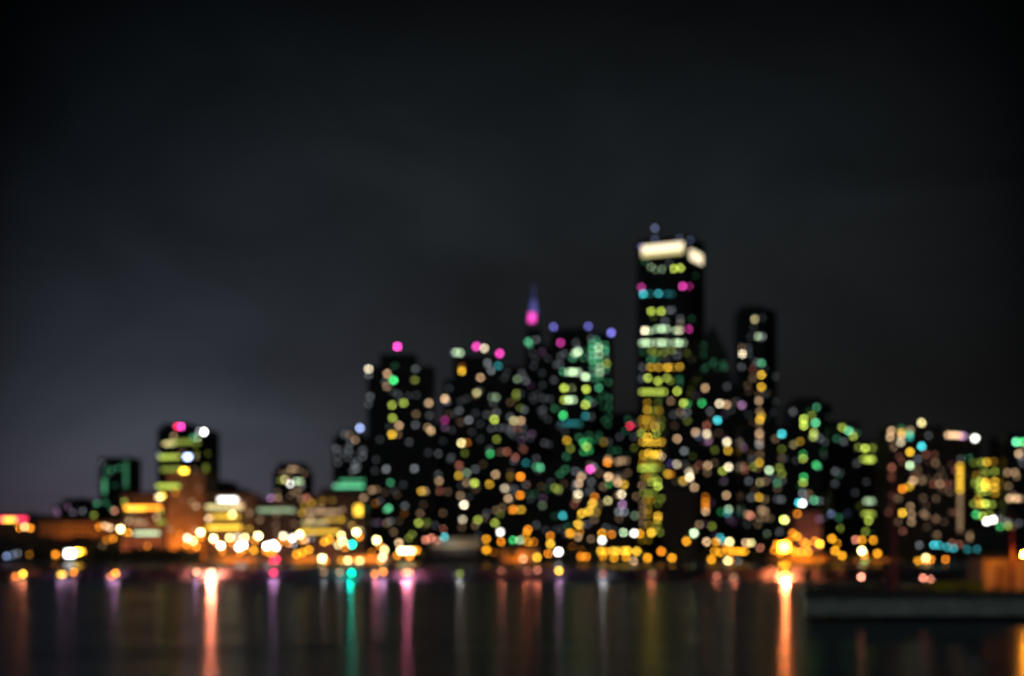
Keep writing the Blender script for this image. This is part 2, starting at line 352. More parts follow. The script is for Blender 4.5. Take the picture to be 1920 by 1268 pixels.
for B in BL:
    fr0 = B['tiers'][0][0]; D0 = fr0[0][1]
    base = Vector((wx((fr0[0][0] + fr0[-1][0]) / 2, D0), D0, .6))
    root = link(B['name'], None, None, base); tag(root, B['label'], B['cat']); root.empty_display_size = 5
    B['root'] = root; B['base'] = base; B['n'] = 0
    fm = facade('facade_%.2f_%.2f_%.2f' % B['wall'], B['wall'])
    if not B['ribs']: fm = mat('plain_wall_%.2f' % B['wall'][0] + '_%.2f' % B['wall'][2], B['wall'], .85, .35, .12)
    zprev = .6
    for ti, (fr, yt) in enumerate(B['tiers']):
        ps = [Vector((wx(x, d), d)) for x, d in fr]
        back = [p + Vector((0, B['depth'] - (3 * ti))) for p in reversed(ps)]
        poly = [(p.x - base.x, p.y - base.y) for p in ps + back]
        z0 = (.6 if ti == 0 else zprev) - base.z; z1 = wz(yt, fr[0][1]) - base.z
        c = Vector((sum(p[0] for p in poly) / len(poly), sum(p[1] for p in poly) / len(poly)))
        ex = lambda k: [((p[0] - c.x) * (1 + k / max(abs(p[0] - c.x), 1)) + c.x, (p[1] - c.y) * (1 + k / max(abs(p[1] - c.y), 1)) + c.y) for p in poly]
        bm = bmesh.new(); prism(bm, poly, z0, z1)
        if B['ribs']:
            zz = z0 + 3.3
            while zz < z1 - 2:
                prism(bm, ex(.18), zz, zz + .5); zz += 3.3
        link('wall' if ti == 0 else 'upper_wall', mesh_of('wall', bm, fm), root)
        bm = bmesh.new()
        if B['gable'] and ti == 0:
            zt = wz(B['gable'], fr[0][1]) - base.z; mxp = (poly[0][0] + poly[1][0]) / 2
            prism(bm, ex(.3), z1 + .002, z1 + .9)
            prism(bm, poly, z1 + .9, zt, top=[(mxp - .5 if i in (0, 3) else mxp + .5, p[1]) for i, p in enumerate(poly)])
        else:
            prism(bm, ex(.35), z1 + .002, z1 + 1.0)
            wd = poly[len(ps) - 1][0] - poly[0][0]
            if ti == len(B['tiers']) - 1 and B['cat'] != 'boat house':
                for k in range(3):
                    xx = poly[0][0] + wd * (.2 + .25 * k); hh = rnd.uniform(.8, 1.9)
                    box(bm, xx, xx + wd * .12, c.y - 3, c.y + 4, z1 + 1.002, z1 + 1 + hh)
        link('roof', mesh_of('roof', bm, roof_m), root)
        zprev = z1 + base.z
        B['top'] = (zprev, ps[0].y)
    if B['spire']:
        sxp, syt, sd = B['spire']; sb = wz(618, sd) - base.z + 1; st = wz(syt, sd) - base.z; cx = wx(sxp, sd) - base.x
        bm = bmesh.new(); tube(bm, (cx, 18, sb), (cx, 18, sb + 9), 3.2, 2.0, 10); link('spire_base', mesh_of('spire_base', bm, mat('spire_steel', (.25, .22, .3), .4)), root)
        bm = bmesh.new(); tube(bm, (cx, 18, sb + 9), (cx, 18, st), 1.3, .25, 8)
        link('spire', mesh_of('spire', bm, mat('spire_steel', (.25, .22, .3), .4)), root)

WM = {}
def window_mesh(c, lev, wp, hp):
    """one lit window: dark frame with a glowing pane, front facing -Y"""
    k = (c, lev, wp, hp)
    if k in WM: return WM[k]
    # wp, hp are metres; radiance keeps the blurred disc at the wanted level
    px2 = (wp * F / 1150) * (hp * F / 1150)
    big = px2 > 60
    rad = LEV[lev] * (DISC / min(px2, DISC) if not big else max(1.0, (16. / min(16, hp * F / 1150)) * (16. / min(16, wp * F / 1150))))
    bm = bmesh.new(); f = .18
    box(bm, -wp / 2 - f, wp / 2 + f, -.14, .3, -hp / 2 - f, hp / 2 + f, 0)
    v = [bm.verts.new(p) for p in ((-wp / 2, -.16, -hp / 2), (wp / 2, -.16, -hp / 2), (wp / 2, -.16, hp / 2), (-wp / 2, -.16, hp / 2))]
    bm.faces.new(v).material_index = 1
    if wp > 3.5:
        k_ = -wp / 2 + 2.2
        while k_ < wp / 2 - 1: box(bm, k_ - .06, k_ + .06, -.22, -.161, -hp / 2, hp / 2, 0); k_ += 2.2
    else:
        box(bm, -.05, .05, -.22, -.161, -hp / 2, hp / 2, 0)
    WM[k] = mesh_of('window', bm, frame_m, glow(c, rad, False)); return WM[k]


BM_ = {}
def beacon_mesh(c, lev):
    k = (c, lev)
    if k not in BM_:
        bm = bmesh.new(); bmesh.ops.create_uvsphere(bm, u_segments=10, v_segments=6, radius=1.15)
        rad = LEV[lev] * DISC / (math.pi * (1.15 * F / 1150) ** 2)
        BM_[k] = mesh_of('beacon', bm, glow(c, rad, False))
    return BM_[k]


def window(px, py, c, lev, w_=None, h_=None, kind='window', only=None):
    r = front(px, py) or front(px, py, 4)
    if r is None or (py < r[2] - .5):
        # nothing there to carry a window: a light standing on the roof below it
        cand = [q for q in RECTS if q[0] - 8 <= px <= q[1] + 8 and q[2] > py - 4]
        cand = [q for q in cand if q[2] < py + 60] or cand
        q = min(cand, key=lambda q: q[2])
        B = q[4]; D = q[3] + 4; P = pt(min(max(px, q[0] + 1), q[1] - 1), py, D)
        o = link('beacon', beacon_mesh(c, lev), B['root'], P - B['base'])
        zt = wz(q[2], q[5][0][1]) + 1.0
        if P.z - 1.2 > zt:
            bm = bmesh.new(); tube(bm, (0, 0, -(P.z - zt)), (0, 0, -1.1), .18, .12, 6)
            link('beacon_mast', mesh_of('beacon_mast', bm, metal_m), o)
        return
    B = r[4]
    B['n'] += 1
    px, D, ang = on_face(r, px)
    P = pt(px, py, D)
    P.z = min(P.z, wz(r[2], r[5][0][1]) - 1.3)
    P.z = max(P.z, 2.2)
    me = window_mesh(c, lev, w_ or 1.8, h_ or 1.7); off = Vector((math.sin(ang), -math.cos(ang), 0)) * .12
    if B['n'] > 97 and w_ is None:
        B.setdefault('more', []).append((me, Matrix.Translation(P - B['base'] + off) @ Matrix.Rotation(ang, 4, 'Z'))); return
    o = link(kind, me, B['root'], P - B['base'] + off)
    o.rotation_euler.z = ang


PTS = """
691 691 w6;688 703 n3;740 688 e4;726 701 t5;738 713 G7;725 725 t4;779 690 n3;778 713 g4;694 744 n3;690 758 n2;746 740 n2;781 741 n1;735 760 g5;757 756 g5
804 756 t5;736 784 g5;780 777 t3;805 779 n2;748 798 t5;779 797 n3;735 815 y6;746 815 t3;802 802 t4;808 808 t5;767 829 n2;803 849 n1;724 880 n4;777 879 n4
732 905 e4;756 909 n1;706 918 t3;697 919 t4;683 932 t4;704 944 o3;712 940 n2;729 953 e5;725 956 e4;759 949 n3;788 963 t3;785 981 g5;800 980 g3;725 981 t3
732 978 n3;758 963 o2;790 921 y5;797 921 t4;822 890 n3;823 902 t5;824 921 r4;709 980 p2;738 998 t3;705 862 n1;703 883 n1
646 815 n3;655 816 t3;666 824 t4;630 841 n3;654 844 n3;680 856 n3;665 870 n3;665 880 n3
845 661 n3;855 661 s5;863 662 s5;893 650 m7;908 653 w6;943 663 m7;745 650 m8;679 803 b7
866 696 y6;866 688 o3;914 681 n4;921 695 n4;934 686 c4;901 708 t5;894 737 Y5;828 748 t6;838 753 n3;922 745 s3;930 745 s4;925 756 n2;861 770 n3;879 788 n4
931 774 n3;927 787 g6;900 795 n1;921 804 n2;936 802 n2;865 831 Y7;876 830 o4;931 824 g4;871 850 g3;919 851 G5;918 843 n2;830 788 m4;832 802 p3;948 803 n2
938 848 t2;951 847 r4;966 858 r4;846 858 n2;970 711 s4;978 700 n2;987 714 n3;968 738 g4;968 745 g3;975 765 g3;983 769 n3;963 789 Y5;977 789 t5;971 804 r3
960 803 n2;997 814 p3;978 826 p2;982 843 r3;990 641 e5;993 646 e4;1005 637 n3;1039 713 n2;1019 747 n2;1033 748 n2;1019 768 n2;1040 766 e3;1021 831 n2;1005 860 n2
861 873 r4;891 880 n3;875 887 s4;860 892 y5;875 905 t4;890 906 g6;918 908 y5;929 890 t5;957 894 y3;976 894 o7;987 909 r3;965 917 n2;946 916 w5;953 935 t5
975 929 o6;863 929 t4;870 947 w8;867 974 w6;962 956 o6;977 956 y5;930 957 t3;942 952 t3;938 964 g3;896 975 g5;912 963 n2;891 985 t3;928 981 g5;988 869 c4
1013 877 e5;1005 875 e4;1050 889 e3;1018 934 p2;1017 948 s3;1040 915 g4;1047 918 g4;1055 967 c5;1079 884 n3;830 962 t3;866 989 t2
1030 613 v5;1104 612 v5;1146 624 v6;1051 643 m5;1080 643 n2;1058 663 n2;1078 663 s5;1084 660 s6;1074 672 e4;1094 671 e3;1056 698 e5;1066 698 s5;1074 698 s6
1083 698 s5;1098 707 s7;1058 728 g6;1072 728 g5;1099 730 g6;1122 727 e5;1058 750 g5;1066 750 s6;1075 750 s5;1098 759 g6;1103 751 e4;1056 779 G6;1098 780 c4
1140 717 e3;1141 747 e3;1141 764 e3;1141 782 e2;1054 794 c2;1062 794 c3;1070 794 c3;1078 794 c3;1086 794 c2
1110 645 e5;1122 645 e5;1134 647 e4;1110 656 e5;1122 652 s6;1134 657 e5;1111 666 e5;1122 665 s5;1134 668 e4;1110 676 e5;1122 677 e5;1137 682 g5;1112 686 e4
1124 689 s5;1135 692 e4;1112 698 e4;1124 699 s5;1124 709 e4;1112 709 e4;1108 635 n3;1118 638 e4;1130 740 e2;1122 750 e2;1130 764 e1
1063 826 y5;1070 841 g4;1086 820 e3;1094 830 G5;1100 838 g5;1094 847 G4;1105 828 G4;1105 845 G4;1132 829 y4;1141 829 n2;1146 845 e2;1158 845 e2;1123 816 e2
1062 856 e3;1060 880 e3;1139 867 o6;1140 861 t4;1158 866 t4;1166 864 t4;1174 864 t3;1107 880 m7;1113 876 n4;1090 894 t5;1085 907 t5;1084 927 w6;1082 935 t4
1077 946 r3;1115 932 o5;1111 945 y6;1125 945 t3;1140 939 Y5;1104 959 y6;1118 960 y4;1091 963 y6;1084 983 y6;1141 894 t6;1158 905 t5;1156 898 t4;1170 909 y5
1141 908 G4;1131 913 t3;1165 927 w6;1167 946 p5;1160 960 n4;1170 960 n4;1193 931 t4;1190 967 s4;1204 911 t4;1107 920 n2;1189 840 g3
1221 501 s4;1229 506 s3;1241 505 s4;1264 504 g6;1276 503 g6;1206 551 c6;1218 551 c3;1235 551 c5;1252 551 c3;1260 552 c2;1203 539 m5;1280 537 m6;1292 537 m5
1221 584 g6;1240 584 g6;1254 582 n3;1260 582 n3;1225 594 g2;1246 602 n3;1276 598 n3;1276 607 w3;1209 620 w8;1218 621 s5;1232 617 s5;1241 617 s6;1250 617 s5
1268 620 s5;1275 620 w5;1291 617 m6;1204 643 s5;1211 643 s6;1219 643 s5;1232 643 s5;1241 643 s6;1250 643 s5;1266 643 s5;1274 643 s6;1282 643 s4
1222 658 g4;1230 662 g4;1245 661 g4;1260 657 g4;1270 667 n3;1206 660 e2;1220 675 e4;1231 674 e3;1250 675 n2;1205 689 n3;1220 689 y5;1235 689 y5;1252 689 y6
1262 689 y4;1275 688 y5;1204 710 n3;1215 709 g6;1234 715 g6;1250 709 g5;1257 714 g4;1274 711 e3;1275 719 e2;1204 735 g5;1212 735 g5;1220 735 g5;1228 735 g5
1237 735 g5;1245 735 g5;1270 734 g6;1214 755 y4;1234 755 g3;1258 752 t4;1282 756 g6;1290 757 G5;1316 756 G5;1214 769 y5;1204 787 y4;1212 787 y5;1221 787 y4
1203 813 g5;1215 820 y6;1230 813 g5;1206 829 y5;1214 830 y5;1222 830 y5;1231 830 y5;1240 829 y5;1207 853 y5;1217 850 y6;1226 853 y6;1234 852 y6;1242 856 w6
1203 878 g5;1210 878 g5;1217 878 g5;1224 878 g5;1231 878 g4;1240 878 g3;1250 889 y5;1258 889 o4;1222 904 g5;1233 902 g5;1234 912 g6;1205 945 t3;1205 955 t3
1205 965 t3;1205 975 t3;1205 985 t3;1233 945 g3;1250 959 g6;1234 968 y6;1233 975 y5;1232 985 g4;1215 1013 y3;1204 1013 y3;1245 1007 t2
1207 925 g4;1216 925 g4;1225 925 g4;1212 938 y4;1221 938 y4;1215 955 y4;1216 965 y4;1216 985 y4;1240 935 g4;1245 975 g5;1210 895 y4;1218 895 y4;1226 893 g4;1207 800 y4;1216 800 y4;1228 800 y5;1238 800 g4;1205 866 y4;1213 866 y4;1222 866 g4;1232 866 y4;1228 995 y4;1238 998 g4;1226 770 g4;1236 770 y4;1230 787 y3;1240 787 g3;1228 428 b4;1228 449 b3;1274 447 b3;1197 463 v4;1282 446 m5;1294 450 b3
1320 648 e3;1323 665 e3;1337 682 e2;1320 692 e3;1322 728 t5;1349 757 w6;1362 759 t5;1391 760 p5;1363 723 n2;1331 771 n3;1345 788 c6;1325 798 r4
1415 599 Y5;1422 631 s5;1430 631 n4;1391 652 t3;1403 652 n2;1392 664 w7;1404 664 n2;1391 688 n3;1428 681 e5;1420 680 n3;1412 692 r3;1428 703 y6;1412 709 t3
1428 726 y6;1455 706 n3;1423 738 t2;1437 738 n2;1423 752 t5;1424 772 t4;1428 780 y5;1425 787 y6;1424 797 t4;1424 814 t5;1424 826 t4;1423 834 n4;1454 753 n2;1450 773 n2
1305 811 t5;1309 818 b3;1325 814 w6;1328 828 p4;1381 809 Y6;1363 829 w7;1365 845 y5;1340 844 g3;1394 839 p3;1283 846 n4;1311 872 r3;1327 873 t5;1326 886 t3
1366 876 w7;1355 883 g5;1384 865 o5;1395 875 r3;1397 882 r3;1404 902 n3;1425 853 t3;1424 868 y5;1413 875 g4;1442 882 s6;1461 877 g4;1466 889 g4;1457 906 e4
1425 905 Y4;1292 886 w5;1293 895 w7;1281 902 y5;1302 914 t5;1270 823 t5;1269 871 w5;1258 870 v3;1323 932 o4;1323 941 o5;1323 950 o5;1323 959 t5;1362 929 t5
1383 943 n5;1366 955 s5;1364 963 c4;1352 960 G3;1390 962 t4;1401 965 t4;1407 967 r5;1423 933 y5;1434 937 t3;1427 956 t4;1434 958 t4;1423 971 t3;1434 971 t3
1311 984 t4;1335 987 g4;1466 814 c6;1454 823 t3;1466 842 g3;1487 834 Y4;1500 828 y4;1457 936 n2;1465 937 n3;1469 975 g8;1474 975 Y8;1487 960 y4;1495 962 o5
1487 772 n3;1531 764 e4;1522 779 g4;1507 786 g6;1507 798 g6;1529 793 e6;1526 811 g5;1525 819 g5;1537 822 n3;1506 860 g5;1506 852 G4;1530 872 G5;1534 875 e4
1507 895 G5;1506 905 g5;1579 802 g5;1591 808 e6;1600 818 g5;1582 828 n3;1610 839 g4;1622 841 g6;1636 840 g4;1649 842 t5;1594 855 e3;1618 861 g4;1576 887 n2
1505 925 n4;1516 926 t3;1498 943 c6;1505 944 W8;1527 938 e5;1536 940 n3;1593 927 g6;1594 949 g6;1577 991 g5;1590 992 t2;1623 997 g4;1648 1004 g4;1640 1000 G4
1629 977 g5;1643 977 g5;1536 974 p3;1560 964 b5;1565 907 n2;1671 808 t5;1669 820 t5;1675 838 t5;1690 811 y5;1690 817 t5;1689 829 w5;1690 803 e3;1707 807 t4
1705 814 e5;1706 820 c4;1728 837 c6;1706 848 y6;1706 873 s6;1672 877 r4;1672 895 r3;1721 861 n3;1754 868 t3;1801 861 n2;1817 860 e5;1741 817 n2
1778 816 t5;1785 816 t5;1792 816 t5;1799 817 t5;1806 818 p5;1840 867 g4;1850 867 y5;1863 866 y3;1712 902 t5;1705 912 y5;1692 917 o6;1750 908 r3;1762 908 t4
1775 908 r3;1692 962 y6;1707 950 t4;1709 966 t4;1709 979 t4;1731 963 t3;1838 903 g5;1848 905 y6;1838 915 g5;1848 913 y6;1865 903 y5;1865 915 y5;1828 907 g4
1840 925 g4;1850 922 g4;1865 925 y4;1848 885 g3;1865 884 g4;1826 945 g4;1838 945 y5;1847 945 g6;1860 946 g4;1830 965 G5;1842 968 g5;1855 965 g4;1850 978 W8
1862 975 W8;1870 976 t5;1905 829 e7;1918 829 G6;1910 851 t5;1889 886 t4;1903 886 t4;1891 912 t3;1893 935 t5;1905 935 t5;1912 935 t4;1181 799 R6;1173 808 e2
1177 787 e2;332 797 R6;340 797 m7;382 810 W9;373 809 n5;370 821 s5;362 820 e4;326 818 t4;192 868 n2;208 880 e2;298 853 n3;305 930 y6;296 932 t5
183 945 e4;186 962 g4;197 958 g4;176 966 g4;105 957 p3;127 950 p3;215 958 r5;300 932 Y6
534 900 Y5;526 901 g4;544 908 W6;556 902 s5;563 903 s5;566 912 n3;551 923 t3;558 924 t3;545 880 t4;552 880 t4;559 882 t4;530 888 t3;538 888 t3;570 888 t3
515 935 r5;522 935 t5;508 935 p5;575 934 r4;565 936 t3;388 972 t5;395 972 t4;436 965 Y7;432 968 y6;690 935 t4
"""
for line in PTS.split('\n'):
    for e in line.split(';'):
        if e.strip():
            x, y, q = e.split(); window(float(x), float(y), q[0], int(q[1]))

# broad lit strips: centre column, row, width and height in metres
for (x, y, c, lev, w_, h_) in (
        (1636, 862, 'g', 6, 11, 2.2), (1631, 940, 's', 5, 8, 2.4), (1646, 940, 'g', 5, 5, 2.4), (1632, 964, 'g', 5, 11, 2),
        (1728, 793, 'Y', 6, 10, 2.2), (427, 937, 'W', 8, 13, 2.4),
        (420, 951, 'Y', 5, 25, 2), (446, 949, 't', 5, 8, 3), (422, 969, 'y', 5, 20, 2.4), (420, 989, 'y', 6, 24, 2),
        (268, 952, 'o', 7, 26, 2.0), (254, 954, 'y', 6, 14, 1.4), (22, 974, 'R', 7, 22, 2.6), (18, 975, 'y', 8, 9, 2),
        (518, 957, 's', 4, 26, 2.2), (605, 960, 't', 4, 24, 2), (590, 980, 'Y', 4, 18, 2), (625, 975, 'y', 4, 14, 2), (600, 997, 'y', 5, 28, 1.6),
        (340, 829, 'g', 4, 20, 2.4), (318, 857, 'g', 5, 18, 2.2), (322, 880, 'g', 4, 18, 2.6), (315, 912, 'g', 5, 16, 2.2), (318, 832, 'Y', 5, 10, 1.8),
        (385, 880, 'g', 4, 5, 6), (275, 1000, 's', 5, 18, 1.6), (262, 980, 't', 4, 9, 2), (302, 979, 'g', 4, 6, 2),
        (654, 912, 'e', 5, 25, 2.4), (660, 902, 'e', 4, 20, 2), (196, 912, 'e', 4, 3, 13), (200, 885, 'e', 2, 3, 10), (236, 890, 'e', 3, 3, 24),
        (668, 957, 'y', 6, 2.2, 7), (675, 957, 'y', 7, 1.6, 7)):
    window(x, y, c, lev, w_, h_, kind='sign_panel' if (c in 'WR' or lev > 6) else 'window')
# gold column strips of the hotel
for xx, n_ in ((1800, 16), (1816, 16)):
    for k in range(n_):
        window(xx, 874 + 9 * k, 'y' if k < 6 else 't', 5 if k < 6 else 3, 1.6 if xx == 1816 else 2.4, 2.2)
# glowing cream crown and corner beacons of the tallest tower
BT = [B for B in BL if B['name'] == 'skyscraper'][0]
for (xa, xb, ya, yb, rd) in ((1204, 1281, 462, 475, 1.8), (1204, 1281, 475, 483, .85), (1294, 1316, 467, 486, 1.6)):
    r = [q for q in RECTS if q[4] is BT][0]
    _, Da, an = on_face(r, xa); _, Db, _ = on_face(r, xb)
    A = pt(xa, ya, Da); Bq = pt(xb, ya, Db); hgt = (yb - ya) / F * Da; ln = (Bq.xy - A.xy).length
    bm = bmesh.new(); box(bm, 0, ln, -.5, .25, -hgt, 0)
    o = link('crown_light', mesh_of('crown_light', bm, glow('w' if rd > 1 else 'Y', rd, False)), BT['root'], A - BT['base']); o.rotation_euler.z = an
# magenta lit spire base; violet glowing cones imitate the glow round the spire
BS = [B for B in BL if B['name'] == 'spire_tower'][0]
bm = bmesh.new(); tube(bm, (0, 0, 0), (0, 0, 8), 3.0, 2.6, 10)
link('spire_glow', mesh_of('spire_glow', bm, glow('m', 1.9, False)), BS['root'], pt(998, 600, 1216) + Vector((0, 12, 0)) - BS['base'])
bm = bmesh.new(); tube(bm, (0, 0, 11), (0, 0, 26), 1.9, .6, 10)
link('spire_glow', mesh_of('spire_glow', bm, glow('v', .09, False)), BS['root'], pt(1001, 584, 1216) + Vector((0, 12, 0)) - BS['base'])
bm = bmesh.new(); tube(bm, (0, 0, 0), (0, 0, 10.9), 3.4, 2.1, 10)
link('spire_glow', mesh_of('spire_glow', bm, glow('v', .34, False)), BS['root'], pt(1001, 584, 1216) + Vector((0, 12, 0)) - BS['base'])

# dim windows scattered where the photograph shows only faint discs
for B in BL:
    n_, cs, lv = B['fill']; fr, yt = B['tiers'][0]
    tries = 0
    while n_ > 0 and tries < 400:
        tries += 1
        x = rnd.uniform(fr[0][0] + 4, fr[-1][0] - 4); y = rnd.uniform(yt + 8, 1004)
        r = front(x, y)
        if r is None or r[4] is not B: continue
        window(x, y, rnd.choice(cs), max(1, lv + rnd.choice((-1, -1, 0, 0, 1)))); n_ -= 1

for B in BL:
    if B.get('more'):
        bm = bmesh.new(); mats = []
        for me, M in B['more']:
            n0 = len(bm.faces); v0 = len(bm.verts); bm.from_mesh(me); bm.verts.ensure_lookup_table(); bm.faces.ensure_lookup_table()
            for v in bm.verts[v0:]: v.co = M @ v.co
            for f in bm.faces[n0:]:
                mt = me.materials[f.material_index]
                if mt not in mats: mats.append(mt)
                f.material_index = mats.index(mt)
        tag(link('far_windows', mesh_of('far_windows', bm, *mats), B['root']), kind='stuff')

# ------------------------------------------------------------------ lamps along the shore
LAMPS = """
36 990 o6;46 988 w7;56 990 o8;12 1043 b5;24 1040 b4;33 1038 n4;55 1040 y4;104 1040 o8;154 1034 y8
186 988 o6;197 986 t6;206 990 t6;226 992 w9;240 999 y7;212 1010 o6;200 1013 o5;192 1023 t3;276 1024 o5
351 1009 w9;362 1014 w8;376 998 w9;400 1010 w9;414 1023 w9;430 1008 w8;444 1007 w7;459 1008 w8;448 1026 W9;456 1022 W9;484 1005 w9;476 1032 y8
500 1024 W9;512 1021 W9;518 1026 W8;531 1005 w9;506 1037 o7;548 1009 W8;562 1002 w9;550 1020 n5;572 1012 t6;583 1009 n4;556 1039 y8;567 1036 y8;579 1031 y8
604 1047 w9;608 1016 y8;618 1012 y8;640 1004 w8;643 1015 w8;634 1022 w7;668 998 w9;660 1021 E9;706 1013 w9;721 1031 w9;717 1045 w9
752 1033 w9;762 1033 w9;772 1033 w9;781 1032 o8;748 1018 t7;640 1051 y7;652 1051 w8;675 1052 w8;697 1036 o5;798 1012 r6;808 1009 r6;766 1009 g4;773 1002 g4
833 1007 c6;820 1013 r5;831 992 r4;510 1051 R7;518 1049 R8
912 1011 y7;912 1031 y8;925 1036 o4;938 998 W8;940 1016 o7;962 1013 G6;975 1013 s6;990 993 o7;987 1000 y6;990 1017 y6;1001 1016 o5;981 1048 t6;1007 1045 Y8
1032 1005 o6;1032 1020 Y8;1028 1038 o7;1047 1035 W9;1069 1000 y8;1087 997 y5;1084 1007 t5;1108 1011 t4;1073 1025 o3;1090 1032 o3;1089 1044 o7;1099 1044 o7
1129 1000 y7;1129 1013 W8;1147 1002 o6;1169 999 s7;1189 1000 W8;1200 1001 y7;1221 999 Y8;1127 1033 Y8;1135 1034 y7;1149 1033 Y7;1156 1034 Y7;1169 1033 Y7
1177 1033 Y8;1194 1034 Y8;1130 1043 y7;1151 1046 y7;1174 1044 y7;1188 1053 t6;1214 1046 y8;1240 1034 o8;1260 1046 y8;1287 1015 y8;1301 1000 s8;1325 1016 t7
1343 1016 y7;1350 1008 c5;1356 1014 c5;1368 1016 w8;1340 1034 y6;1350 1036 y7;1366 1034 y7;1374 1034 y7;1382 1034 y7;1390 1034 y7;1397 1034 y7;1334 1049 y8
1366 1052 w9;1384 1053 n4;1398 1018 t6;1408 1018 w7;1425 1027 r5;1438 1001 s3;1486 1000 o7;1494 1006 y8;1512 1020 y8;1505 1015 o6;1537 1020 Y9;1528 1015 o7;1490 1035 y8
1502 1035 y8;1515 1035 y8;1560 1010 y8;1570 1019 y5;1566 1033 y8;1579 1042 y8;1604 1012 r6;1616 1013 y7;1637 1013 y7;1616 1033 w9;1645 1038 y8;1457 1021 o8;1484 1030 o8;1463 1037 o8;1478 1016 o8;1452 1032 o7;1622 1052 G5
1724 1022 n4;1751 1022 c6;1761 1022 c5;1776 1026 c5;1788 1028 c5;1785 1018 r4;1799 1021 r4;1813 1030 c4;1832 1030 c4
1736 1046 w8;1745 1049 o7;1722 1052 y8;1773 1049 o6;1875 988 G5;1890 986 g5;1899 988 t4
"""
SHORT = [(0, 'the red sign'), (75, 'the orange lit hall'), (183, 'the narrow green edged tower'), (250, 'the orange band block'), (313, 'the yellow floored tower'),
         (388, 'the green white sign block'), (480, 'the pale green window row'), (562, 'the wide brown block'), (622, 'the green terrace tower'),
         (689, 'the pink beacon tower'), (812, 'the stepped shoulder tower'), (952, 'the spire tower'), (1036, 'the green lit tower'),
         (1115, 'the peach windowed block'), (1196, 'the tallest tower'), (1306, 'the pointed tower'), (1388, 'the slender tower'),
         (1482, 'the green column tower'), (1556, 'the lime floored block'), (1661, 'the brown windowed hotel'), (1822, 'the yellow green block')]
ORD = [] + ['first', 'second', 'third', 'fourth', 'fifth', 'sixth', 'seventh', 'eighth', 'ninth', 'tenth', 'eleventh', 'twelfth', 'thirteenth', 'fourteenth', 'fifteenth', 'sixteenth', 'seventeenth', 'eighteenth', 'nineteenth', 'twentieth']
lamps = []  # includes orange lamps added round the brightest floodlight to imitate its burst
for line in LAMPS.split('\n'):
    for e in line.split(';'):
        if e.strip():
            x, y, q = e.split(); lamps.append((float(x), float(y), q[0], int(q[1])))
# orange lamps added beside the whitest ones to imitate their amber rims
lamps += [(x + dx, y + dy, 'o', 7) for (x, y, c, lv) in lamps if c in 'wW' and lv >= 8 and (330 < x < 800 or x > 1300) for dx, dy in (((x * 13) % 17 - 8, 9 + x % 4),)]
lamps = [(x, y, 'a' if c == 'y' else 'y' if c == 'Y' else 'Y' if c == 'w' and (int(x) % 3 or lv == 8) else c, min(lv, 8) if c == 'w' and int(x) % 2 else lv) for x, y, c, lv in lamps]
lamps = [(x, min(y, 1052), c, lv) for x, y, c, lv in lamps]
lamps.sort()
bm = bmesh.new(); tube(bm, (0, 0, 0), (0, 0, 1), .16, .1, 8); pole_me = mesh_of('pole', bm, metal_m)
bm = bmesh.new(); tube(bm, (0, 0, 0), (0, -1.1, .5), .09, .07, 6); arm_me = mesh_of('arm', bm, metal_m)
bm = bmesh.new(); tube(bm, (0, 0, .62), (0, 0, .95), .82, .25, 10); hood_me = mesh_of('lamp_hood', bm, metal_m)
GM = {}
def globe(c, rad, r):
    k = (c, round(rad, 1), r)
    if k not in GM:
        bm = bmesh.new(); bmesh.ops.create_icosphere(bm, subdivisions=2, radius=r)
        GM[k] = mesh_of('lamp_globe', bm, glow(c, rad, rad > 25))
    return GM[k]
def lamp(x, y, c, rad, r, D, label, group='lamps along the shore'):
    P = pt(x, y, D); gz = .6
    o = link('street_lamp', None, None, Vector((P.x, D + 1.1, gz))); tag(o, label, 'street lamp', group)
    H = P.z - gz; s_ = r / .8
    p_ = link('pole', pole_me, o); p_.scale = (1.3, 1.3, max(H - .5, .3))
    link('arm', arm_me, o, (0, 0, max(H - .5, .3)))
    hd = link('lamp_hood', hood_me, o, (0, -1.1, H)); hd.scale = (s_, s_, s_)
    link('lamp_globe', globe(c, rad, r), o, (0, -1.1, H))
    return o
cnt = {}
keyed = []
for (x, y, c, lv) in lamps:
    sh = [s for x0, s in SHORT if x >= x0 - 1][-1]
    lvl = 'high' if y < 1008 else ('middling' if y < 1030 else 'low')
    keyed.append((sh, lvl, CN[c])); cnt[keyed[-1]] = cnt.get(keyed[-1], 0) + 1
seen = {}
for (x, y, c, lv), k in zip(lamps, keyed):
    i = seen.get(k, 0); seen[k] = i + 1
    sh, lvl, cn = k
    lab = f"{lvl} {cn} lamp in front of {sh}" if cnt[k] == 1 else f"{lvl} {cn} lamp, {ORD[i]} from left before {sh}"
    r = 1.1 if lv == 9 else 1.0 if lv == 8 else .75 if lv == 7 else .6; q_ = r if c in 'oay' else min(r, .85)
    D = 953 + (x * 7 % 9)
    lamp(x, y, c, LEV[lv] * .75 * DISC / (math.pi * (q_ * F / 955) ** 2), r, D, lab)

